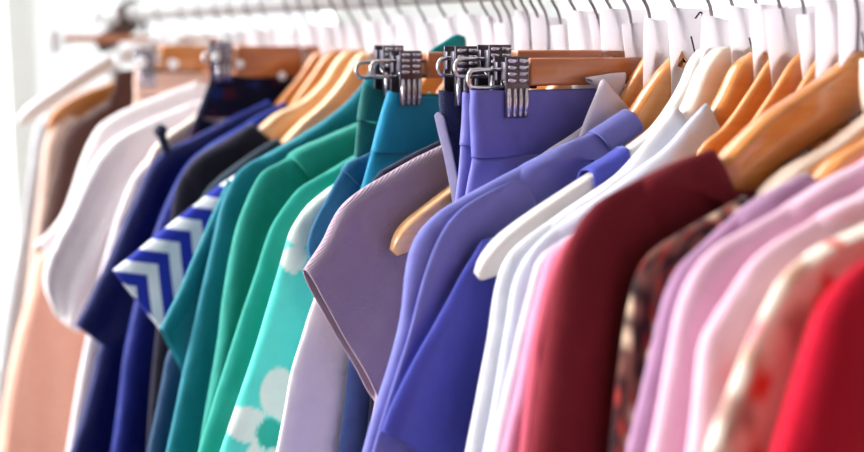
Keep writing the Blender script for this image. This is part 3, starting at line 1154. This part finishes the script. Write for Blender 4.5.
# 27 green skirt
t = .939
gs = fabric('bottle_green_crepe', (18, 96, 94), .7, .3)
skirt_hanger(t, 'wooden skirt hanger holding the bottle green skirt', [(412, 53), (412, 76)], (356, 70), (389, 71), 1.0)
skirt(t, 'bottle green gathered skirt behind the teal blue skirt', [(363, 84), (360, 100), (357, 120), (355, 140), (353, 165), (352, 195)], 2, gs, sag=.010, folds=((.002, 12, .3, .1),), h=.005)
CARDS.append((t, 'bottle green skirt'))
# 26 aqua flowered dress
t = .958
aq = fabric('aqua_print', None, .6, .3)
top(t, 'dress', 'aqua dress printed with large white flowers', aq,
    [(392, 145), (365, 162), (340, 180), (322, 193), (307, 206), (298, 218), (290, 232), (283, 255), (274, 285), (266, 312), (258, 339), (250, 364), (241, 390), (231, 420), (220, 452), (206, 495)],
    sleeve=False, colfn=make_aqua(t), hb=.007, hang_lab='wooden hanger inside the aqua flowered dress', folds=((.0012, 5, .1, .1),), wd=.009, hz=.024)
CARDS.append((t, 'aqua flowered dress'))
# 28 sea green, 29 emerald jacket
t = .990
gb2 = fabric('sea_green_crepe', (14, 144, 130), .65, .6, scol=(150, 240, 220))
top(t, 'blouse', 'sea green blouse between the emerald jacket and the aqua dress', gb2,
    [(378, 140), (355, 155), (335, 167), (312, 180), (298, 189), (286, 204), (272, 225), (264, 246), (255, 275), (243, 310), (233, 341), (223, 372), (214, 400), (206, 427), (198, 452), (186, 495)],
    hang_lab='wooden hanger inside the sea green blouse', sh_y=.17)
CARDS.append((t, 'sea green blouse'))
t = 1.032
em = fabric('emerald_crepe', (8, 132, 120), .65, .7, scol=(150, 240, 220))
root, edge = top(t, 'jacket', 'emerald green jacket with a capped shoulder', em,
    [(372, 119), (357, 126), (345, 131), (325, 139), (307, 147), (292, 155), (276, 164), (263, 171), (253, 186), (244, 206), (236, 228), (228, 264), (222, 300), (217, 340), (210, 380), (203, 420), (198, 452), (190, 495)],
    hang_lab='wooden hanger inside the emerald jacket', sh_y=.19, sfolds=((.004, 1.6, .15, .2), (.0015, 3.2, .1, .2)), hs=.012)
shell('shoulder_cap', PP([(380, 112), (357, 123), (340, 130), (322, 138), (305, 145), (292, 152), (288, 156)], t), PP([(395, 150), (375, 158), (358, 166), (342, 174), (328, 180), (316, 184), (309, 185)], t), em, root, h=.0135, w=.016, n=40, m=26, folds=((.001, 1.5, .2, .3),), ramp=0, top_close=.05)
CARDS.append((t, 'emerald jacket'))
# 30 teal, 31 petrol
t = 1.072
te = fabric('teal_crepe', (0, 112, 130), .6, .8, scol=(110, 220, 230))
root, edge = top(t, 'blouse', 'teal blouse with flared sleeves beside the chevron blouse', te,
    [(393, 44), (384, 54), (372, 68), (357, 91), (335, 112), (312, 128), (290, 141), (267, 154), (249, 163), (236, 174), (226, 192), (219, 212), (214, 235), (207, 265), (199, 300), (190, 340), (182, 375), (174, 415), (166, 452), (157, 495)],
    hang_lab='wooden hanger inside the teal blouse', sh_y=.20, neck=False, y0=.03)
flL = PP([(234, 182), (224, 205), (216, 222), (207, 242), (197, 265), (185, 293), (175, 313), (166, 331)], t)
flR = PP([(262, 205), (254, 225), (247, 248), (240, 272), (232, 296), (222, 325), (212, 360), (200, 400)], t)
shell('sleeve_flare', flL, flR, te, root, h=.005, w=.012, x0=-.0135, n=50, m=24, folds=((.002, 1.5, .2, .2),), ramp=.3, top_close=.08)
CARDS.append((t, 'teal blouse'))
t = 1.112
pt = fabric('petrol_crepe', (6, 54, 90), .6, .6, scol=(90, 170, 230))
top(t, 'dress', 'petrol blue dress mostly hidden between teal and chevron blouses', pt,
    [(372, 95), (330, 125), (290, 152), (262, 172), (242, 200), (228, 235), (212, 270), (196, 305), (180, 333), (168, 352), (161, 385), (154, 420), (147, 452), (138, 495)], sleeve=False, hang_lab='wooden hanger inside the petrol blue dress')
CARDS.append((t, 'petrol blue dress'))
# 32 chevron blouse
t = 1.146
chm = fabric('chevron_print', None, .7, .35, var=.03)
cf = make_chevron(t)
root = thing('blouse', 'blue and white chevron striped blouse with a wide short sleeve', 'blouse', (-t, 0, ZN))
sh = PP([(262, 166), (242, 178), (224, 190), (208, 203), (186, 220), (165, 237), (143, 255), (120, 273.5)], t)
inn = PP([(318, 208), (308, 222), (296, 238), (280, 255), (260, 277), (236, 300), (206, 324), (174, 347)], t)
shell('sleeve', sh, inn, chm, root, h=.006, w=.014, n=230, m=150, folds=((.0012, 1.2, .2, .2),), ramp=.4, top_close=.06, colfn=cf, thick=.001, xbend=lambda r, v: -.022 * (1 - r) ** 1.5)
shell('sleeve', mirror(sh), mirror(inn), chm, root, h=.006, w=.014, n=40, m=24, folds=(), top_close=.06, colfn=cf, thick=.001)
bL = extend([(-.055, -.085), (-.10, -.115), (-.16, -.135), (-.165, -.18), (-.155, -.25), (-.15, -.4)], -.6)
shell('body', bL, mirror(bL), chm, root, h=.0055, w=.012, n=120, m=100, folds=((.002, 5, .2, .2),), ramp=.4, sag=.03, colfn=cf)
hanger(t, 'x', W_OAK, edge=bL, lab='wooden hanger inside the chevron blouse', wd=.009, hg=.022, tipy=.15)
CARDS.append((t, 'chevron blouse'))
# 33, 34 charcoal
t = 1.185
c1 = fabric('slate_teal_wool', (18, 42, 58), .85, .3)
top(t, 'cardigan', 'dark slate cardigan on a pale wooden hanger above the chevron sleeve', c1,
    [(276, 138), (255, 151), (235, 165), (216, 180), (204, 193), (197, 210), (193, 240), (190, 290), (188, 340), (186, 400), (184, 452), (182, 495)], neck=False,
    hang=W_PALE, hang_path=[(362, 52), (354, 60), (340, 82), (322, 103), (300, 122), (275, 139)], hang_lab='pale wooden hanger that carries the dark slate cardigan', sh_y=.21)
CARDS.append((t, 'dark slate cardigan'))
t = 1.222
c2 = fabric('charcoal_wool', (30, 28, 42), .85, .4, scol=(200, 196, 240))
top(t, 'cardigan', 'charcoal cardigan on a pale wooden hanger beside the navy dresses', c2,
    [(252, 123), (228, 138), (206, 150), (190, 163), (179, 180), (173, 202), (169, 232), (165, 262), (160, 300), (155, 345), (150, 400), (147, 452), (143, 495)], neck=False,
    hang=W_PALE, hang_path=[(348, 50), (338, 58), (322, 82), (300, 102), (275, 114), (252, 126)], hang_lab='pale wooden hanger that carries the charcoal cardigan', sh_y=.21)
CARDS.append((t, 'charcoal cardigan'))
# 35, 36 navy
t = 1.256
n1 = fabric('royal_blue_crepe', (8, 24, 112), .6, .9, scol=(40, 110, 255))
top(t, 'dress', 'royal blue dress between the navy dress and the charcoal cardigan', n1,
    [(284, 102), (262, 113), (238, 128), (208, 146), (188, 163), (173, 188), (161, 215), (150, 245), (140, 280), (131, 318), (124, 352), (118, 400), (111, 452), (104, 495)], sleeve=False, neck=False,
    hang_path=[(335, 50), (326, 55), (312, 74), (298, 90), (284, 104)], hang_lab='orange wooden hanger that carries the royal blue dress', hb=.010)
CARDS.append((t, 'royal blue dress'))
t = 1.296
n2 = fabric('navy_crepe', (6, 14, 76), .6, .9, scol=(30, 90, 255))
root = thing('dress', 'navy blue dress with a flared elbow sleeve and dark shoulder tie', 'dress', (-t, 0, ZN))
sh = PP([(268, 100), (242, 112), (215, 126), (187, 140), (165, 150), (149, 167), (138, 190), (126, 217), (111, 251), (95, 286), (75, 325)], t)
inn = PP([(275, 125), (255, 145), (235, 165), (215, 188), (200, 212), (188, 240), (176, 268), (163, 296), (150, 322), (135, 345), (112, 352)], t)
shell('sleeve', sh, inn, n2, root, h=.012, w=.025, n=70, m=30, folds=((.003, 1.2, .2, .1),), ramp=.4)
shell('sleeve', mirror(sh), mirror(inn), n2, root, h=.012, w=.025, n=40, m=20, folds=(), top_close=.03)
bL = extend(PP([(268, 103), (242, 117), (215, 134), (185, 155), (165, 185), (145, 225), (125, 275), (107, 320), (98, 350), (90, 385), (80, 420), (70, 452), (58, 495)], t), -.7)
shell('body', bL, mirror(bL), n2, root, h=.010, w=.02, n=70, m=54, folds=((.003, 6, .2, .2),), ramp=.4, sag=.02, sag_fall=.07)
bm = bmesh.new()
tie = [(166, 152), (163, 143), (161, 136), (160, 131)]
tube(bm, catmull([(.002, *P(p, t)) for k, p in enumerate(tie)], 24), .005, 10)
bmesh.ops.create_uvsphere(bm, u_segments=14, v_segments=8, radius=.008, matrix=Matrix.Translation((.002, *P((160, 131), t))))
obj('shoulder_tie', bm, fabric('ink_ribbon', (14, 18, 52), .6, .2), root)
hanger(t, 'x', W_OAK, path=PP([(324, 50), (314, 54), (300, 74), (284, 92), (268, 104)], t), edge=sh, lab='orange wooden hanger that carries the navy dress')
CARDS.append((t, 'navy dress'))
# 37 dark patterned skirt
t = 1.338
ve = fabric('dark_velvet', None, .95, .3, scol=(90, 110, 220))
skirt_hanger(t, 'wooden skirt hanger holding the dark patterned skirt', [(236, 46), (236, 78)], (203, 58), (221, 62), 1.02, barh=.03)
skirt(t, 'near black skirt with faint blue and red figures under the silver clip', [(214, 66), (209, 82), (203, 98), (196, 116), (188, 136), (178, 160), (168, 190)], 3, ve, sag=.014, colfn=col_velvet, folds=((.003, 7, .3, .1),))
CARDS.append((t, 'near black patterned skirt'))
# 38 white blouses
t = 1.40
w1 = fabric('ivory_crepe', (226, 212, 218), .75, .3)
top(t, 'blouse', 'ivory blouse with its cream hanger tip showing beside the navy tie', w1,
    [(190, 122), (172, 136), (158, 150), (143, 163), (131, 180), (121, 203), (112, 230), (103, 262), (95, 292), (86, 340), (78, 380), (70, 430), (64, 470)], neck=True, hang_lab='hanger inside the ivory blouse', hs=.012, hb=.010,
    hang_on=None) if False else top(t, 'blouse', 'ivory blouse with its cream hanger tip showing beside the navy tie', w1,
    [(190, 122), (172, 136), (158, 150), (143, 163), (131, 180), (121, 203), (112, 230), (103, 262), (95, 292), (86, 340), (78, 380), (70, 430), (64, 470)], hanger_on=False, hs=.010, hb=.009)
hanger(t - .024, 'x', W_CREAM, path=PP([(262, 62), (240, 80), (215, 100), (190, 119), (165, 136), (151, 150), (143, 163)], t - .024), hg=.022, wd=.012, lab='cream hanger whose rounded tip shows against the ivory blouse')
CARDS.append((t, 'ivory blouse'))
t = 1.445
w2 = fabric('white_cotton', (224, 218, 222), .75, .3)
root = thing('blouse', 'white blouse with a drooping short sleeve over the peach knit dress', 'blouse', (-t, 0, ZN))
sh = PP([(197, 100), (168, 112), (140, 124), (112, 140), (96, 158), (84, 180), (72, 208), (58, 236), (46, 262), (43, 282), (48, 300), (56, 316)], t)
inn = PP([(190, 140), (178, 165), (164, 190), (150, 212), (140, 232), (130, 252), (122, 270), (114, 288), (106, 304), (97, 318), (86, 328), (76, 332)], t)
shell('sleeve', sh, inn, w2, root, h=.012, w=.022, n=60, m=30, folds=((.004, 1.8, .2, .2), (.002, 4, .1, .1)), ramp=.3, top_close=.05)
shell('sleeve', mirror(sh), mirror(inn), w2, root, h=.012, w=.022, n=40, m=20, folds=(), top_close=.05)
bL = extend([(-.055, -.046)] + PP([(200, 100), (165, 120), (138, 150), (125, 190), (115, 240), (108, 300), (102, 360), (96, 452)], t), -.62)
shell('body', bL, mirror(bL), w2, root, h=.010, w=.018, n=60, m=44, folds=((.003, 5, .2, .2),), ramp=.4, sag=.03)
hanger(t, 'x', W_OAK, edge=with_neck(sh), lab='hanger inside the white short sleeved blouse', tipy=.16)
t = 1.495
w3 = fabric('off_white_cotton', (228, 218, 220), .75, .3)
root = thing('blouse', 'off white blouse with a sloping shoulder beside the brown coat', 'blouse', (-t, 0, ZN))
sh = PP([(200, 81), (170, 92), (140, 104), (116, 115), (99, 127), (88, 145), (80, 165), (72, 190), (63, 213), (49, 232), (34, 245)], t)
inn = PP([(195, 110), (180, 130), (165, 150), (150, 170), (138, 190), (128, 208), (118, 224), (108, 238), (98, 250), (86, 258), (72, 262)], t)
shell('sleeve', sh, inn, w3, root, h=.013, w=.024, n=60, m=30, folds=((.004, 1.6, .2, .2), (.002, 4, .1, .1)), ramp=.3, top_close=.05)
shell('sleeve', mirror(sh), mirror(inn), w3, root, h=.013, w=.024, n=40, m=20, folds=(), top_close=.05)
bL = extend([(-.055, -.05)] + PP([(200, 84), (165, 98), (138, 112), (118, 140), (108, 190), (102, 250), (97, 320), (92, 400), (86, 452)], t), -.62)
shell('body', bL, mirror(bL), w3, root, h=.011, w=.018, n=60, m=44, folds=((.003, 5, .2, .2),), ramp=.4, sag=.03)
hanger(t, 'x', W_OAK, edge=with_neck(sh), lab='hanger inside the off white blouse', tipy=.16)
CARDS.append((t, 'off white blouse'))
# 40 pale peach skirt
t = 1.55
pp = fabric('pale_peach_crepe', (232, 196, 180), .7, .3)
skirt_hanger(t, 'wooden skirt hanger holding the pale peach skirt', [(160, 45), (160, 70)], (133, 55), (145, 68), 1.1, barmat=W_OAK)
skirt(t, 'pale peach skirt hanging beyond the off white blouse', [(135, 66), (134, 80), (134, 94), (132, 110), (128, 140), (124, 180)], 2, pp, sag=.010)
CARDS.append((t, 'pale peach skirt'))
# 42 peach knit dress
t = 1.60
pe = fabric('peach_knit', None, .9, .4, rib=(160, 0, .5), var=.05)
top(t, 'dress', 'peach knitted dress hanging below the white sleeves', pe,
    [(165, 112), (140, 130), (118, 155), (104, 180), (94, 205), (76, 230), (54, 245), (38, 256), (29, 290), (19, 325), (11, 360), (4, 400), (-3, 452), (-10, 495)], sleeve=False, colfn=col_peach, hb=.016, hang_lab='wooden hanger inside the peach knitted dress',
    folds=((.004, 7, .2, .1),))
# 41 brown coat
t = 1.665
br = fabric('brown_wool', (74, 50, 46), .9, .3)
root, edge = top(t, 'coat', 'dark brown coat near the far end of the rail', br,
    [(136, 66), (130, 82), (112, 98), (90, 112), (72, 124), (61, 142), (56, 165), (50, 190), (45, 212), (40, 235), (35, 265), (28, 300), (20, 360), (12, 452)], hb=.014, hs=.016,
    hang_lab='wooden hanger inside the dark brown coat')
shell('collar', PP([(112, 71), (110, 86), (103, 106)], t), PP([(133, 68), (134, 85), (131, 102)], t), br, root, h=.004, w=.01, x0=.016, n=20, m=16, ramp=0, top_close=.1)
# 43 blush-beige jacket with orange hanger
t = 1.73
bj = fabric('blush_wool', (222, 190, 176), .8, .3)
top(t, 'jacket', 'blush beige jacket on an orange wooden hanger beside the brown coat', bj,
    [(66, 113), (57, 119), (50, 128), (44, 145), (41, 170), (38, 200), (34, 230), (28, 280), (20, 340), (10, 452)], neck=False, hang_path=[(195, 50), (170, 58), (140, 70), (110, 82), (80, 93), (58, 106), (40, 118)], hz=.036,
    hang_lab='orange wooden hanger that carries the blush beige jacket', hb=.013, hs=.014, tipy=.19)
# 44 pale garment with white hanger
t = 1.86
gw = fabric('pale_grey_voile', (186, 188, 194), .8, .3)
root = thing('dress', 'pale grey white dress hanging by straps at the far end', 'dress', (-t, 0, ZN))
bL = extend(PP([(60, 100), (45, 112), (35, 130), (30, 165), (24, 205), (17, 250), (9, 300), (0, 360), (-10, 452)], t), -.66)
shell('body', bL, mirror(bL), gw, root, h=.014, w=.03, x0=-.004, n=60, m=40, folds=((.006, 9, .2, .2), (.003, 17, .4, .2)), ramp=.15, sag=.03)
hanger(t - .03, 'x', W_GREY, path=PP([(158, 40), (135, 44), (105, 56), (75, 74), (48, 92), (28, 106), (13, 118)], t - .03), hg=.024, lab='pale grey hanger with its long bare arm reaching towards the window', tipy=.23)
CARDS.append((t, 'pale grey white dress'))
# 45 skirt hanger at the end, without a skirt
t = 1.93
skirt_hanger(t, 'thin wooden clip hanger sticking out at the far end of the rail', [(64, 35), (64, 42)], (51, 41), (53, 42), .8, barmat=W_BAR, clipmat=plain('glint_white_clip', (236, 236, 240), .3))  # white clip colour stands in for the glint on its metal
# 46 dark strap over the rail's end
t = 1.985
bs = plain('brown_leather', (78, 52, 46), .55)
root = thing('belt', 'dark brown leather belt slung over the far end of the rail', 'belt', (-t, 0, ZN))
bm = bmesh.new()
run = [(0, .02, .03), (0, .0205, .066), (0, 0, .0825), (0, -.0205, .066)] + [(0, *P(p, t)) for p in ((131, 22), (124, 28), (116, 34), (107, 40), (97, 46))]
run = catmull(run, 40)
rg = []
for i, p in enumerate(run):
    d = (run[min(i + 1, 39)] - run[max(i - 1, 0)]).normalized()
    nn = Vector((0, -d.z, d.y))
    rg.append([bm.verts.new(p + Vector((sx * .006, 0, 0)) + nn * sn * .0035 * (1 + 3.2 * min(max((i - 17) / 6, 0), 1))) for sx, sn in ((-1, -1), (1, -1), (1, 1), (-1, 1))])
for A, B in zip(rg, rg[1:]):
    for k in range(4):
        bm.faces.new((A[k], A[(k + 1) % 4], B[(k + 1) % 4], B[k]))
bm.faces.new(rg[0])
bm.faces.new(rg[-1])
obj('strap', bm, bs, root)

# ================================================================== paper tags on the hooks
GLINTM = plain('glint_white', (244, 244, 248), .2)


def glint_bead(root, tt, px, r, name):  # added white bead standing in for a blurred glint on metal
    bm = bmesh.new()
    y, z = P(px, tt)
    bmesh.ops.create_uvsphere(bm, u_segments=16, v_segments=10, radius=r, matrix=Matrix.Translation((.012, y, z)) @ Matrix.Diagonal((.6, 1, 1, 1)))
    obj(name, bm, GLINTM, root)


by_label = {o.get('label'): o for o in bpy.data.objects if o.get('label')}
sk = by_label['near black skirt with faint blue and red figures under the silver clip']
glint_bead(sk, 1.338, (278, 76), .0055, 'skirt_glint')
hg = by_label['wooden skirt hanger holding the dark patterned skirt']
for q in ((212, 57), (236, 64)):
    glint_bead(hg, 1.338, q, .0052, 'clip_glint')
hg = by_label['wooden skirt hanger holding the pale peach skirt']
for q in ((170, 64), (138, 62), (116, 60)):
    glint_bead(hg, 1.55, q, .0075, 'clip_glint')
rng = random.Random(5)
for k, (tt, words_) in enumerate(CARDS):
    card(tt, 'white paper tag on the hook above the ' + words_, dy=.009 + rng.uniform(-.004, .004), w=.046 + rng.uniform(-.004, .004), hh=.082 + rng.uniform(-.008, .006),
         ztop_=.027 + rng.uniform(-.004, .008), tilt=.10 + rng.uniform(-.03, .03), yaw=rng.uniform(-.12, .12), roll=rng.uniform(-.16, .12), tick=(k in (0, 2, 4, 5, 7, 9, 11)))

# ================================================================== light, camera, view
w = bpy.data.worlds.new('sky')
SC.world = w
w.use_nodes = True
bg = w.node_tree.nodes['Background']
bg.inputs['Color'].default_value = (.93, .97, 1.0, 1)
NT = w.node_tree                              # overcast sky, much brighter on the side of the sun
tcw = NT.nodes.new('ShaderNodeTexCoord')
sx = NT.nodes.new('ShaderNodeVectorMath')
sx.operation = 'DOT_PRODUCT'
sx.inputs[1].default_value = Vector((-.5, -.65, .57)).normalized()
NT.links.new(tcw.outputs['Generated'], sx.inputs[0])
mrw = NT.nodes.new('ShaderNodeMapRange')
mrw.interpolation_type = 'SMOOTHSTEP'
mrw.inputs['From Min'].default_value = .4
mrw.inputs['From Max'].default_value = .95
mrw.inputs['To Min'].default_value = 1.15
mrw.inputs['To Max'].default_value = 8.0
NT.links.new(sx.outputs['Value'], mrw.inputs['Value'])
NT.links.new(mrw.outputs['Result'], bg.inputs['Strength'])


def sun(name, d, e, ang, col):
    l = bpy.data.lights.new(name, 'SUN')
    l.energy = e
    l.angle = math.radians(ang)
    l.color = col
    o = bpy.data.objects.new(name, l)
    C.objects.link(o)
    o.rotation_euler = Vector(d).normalized().to_track_quat('-Z', 'Y').to_euler()
    return o


sun('sun', (.42, .85, -.36), 4.0, 14, (1, .97, .93))

cam = bpy.data.cameras.new('camera')
co = bpy.data.objects.new('camera', cam)
C.objects.link(co)
cam.sensor_width = 36
cam.lens = FPX / 864 * 36
M = Matrix((VR, VU, -VD)).transposed().to_4x4()
M.translation = Vector((0, -DIST, ZN))
co.matrix_world = M
cam.clip_start = .02
cam.dof.use_dof = True
cam.dof.focus_distance = .955
cam.dof.aperture_fstop = 2.8
SC.camera = co
vs = SC.view_settings
vs.view_transform = 'Standard'
vs.look = 'None'
vs.gamma = 1
vs.exposure = .32
vs.use_curve_mapping = False
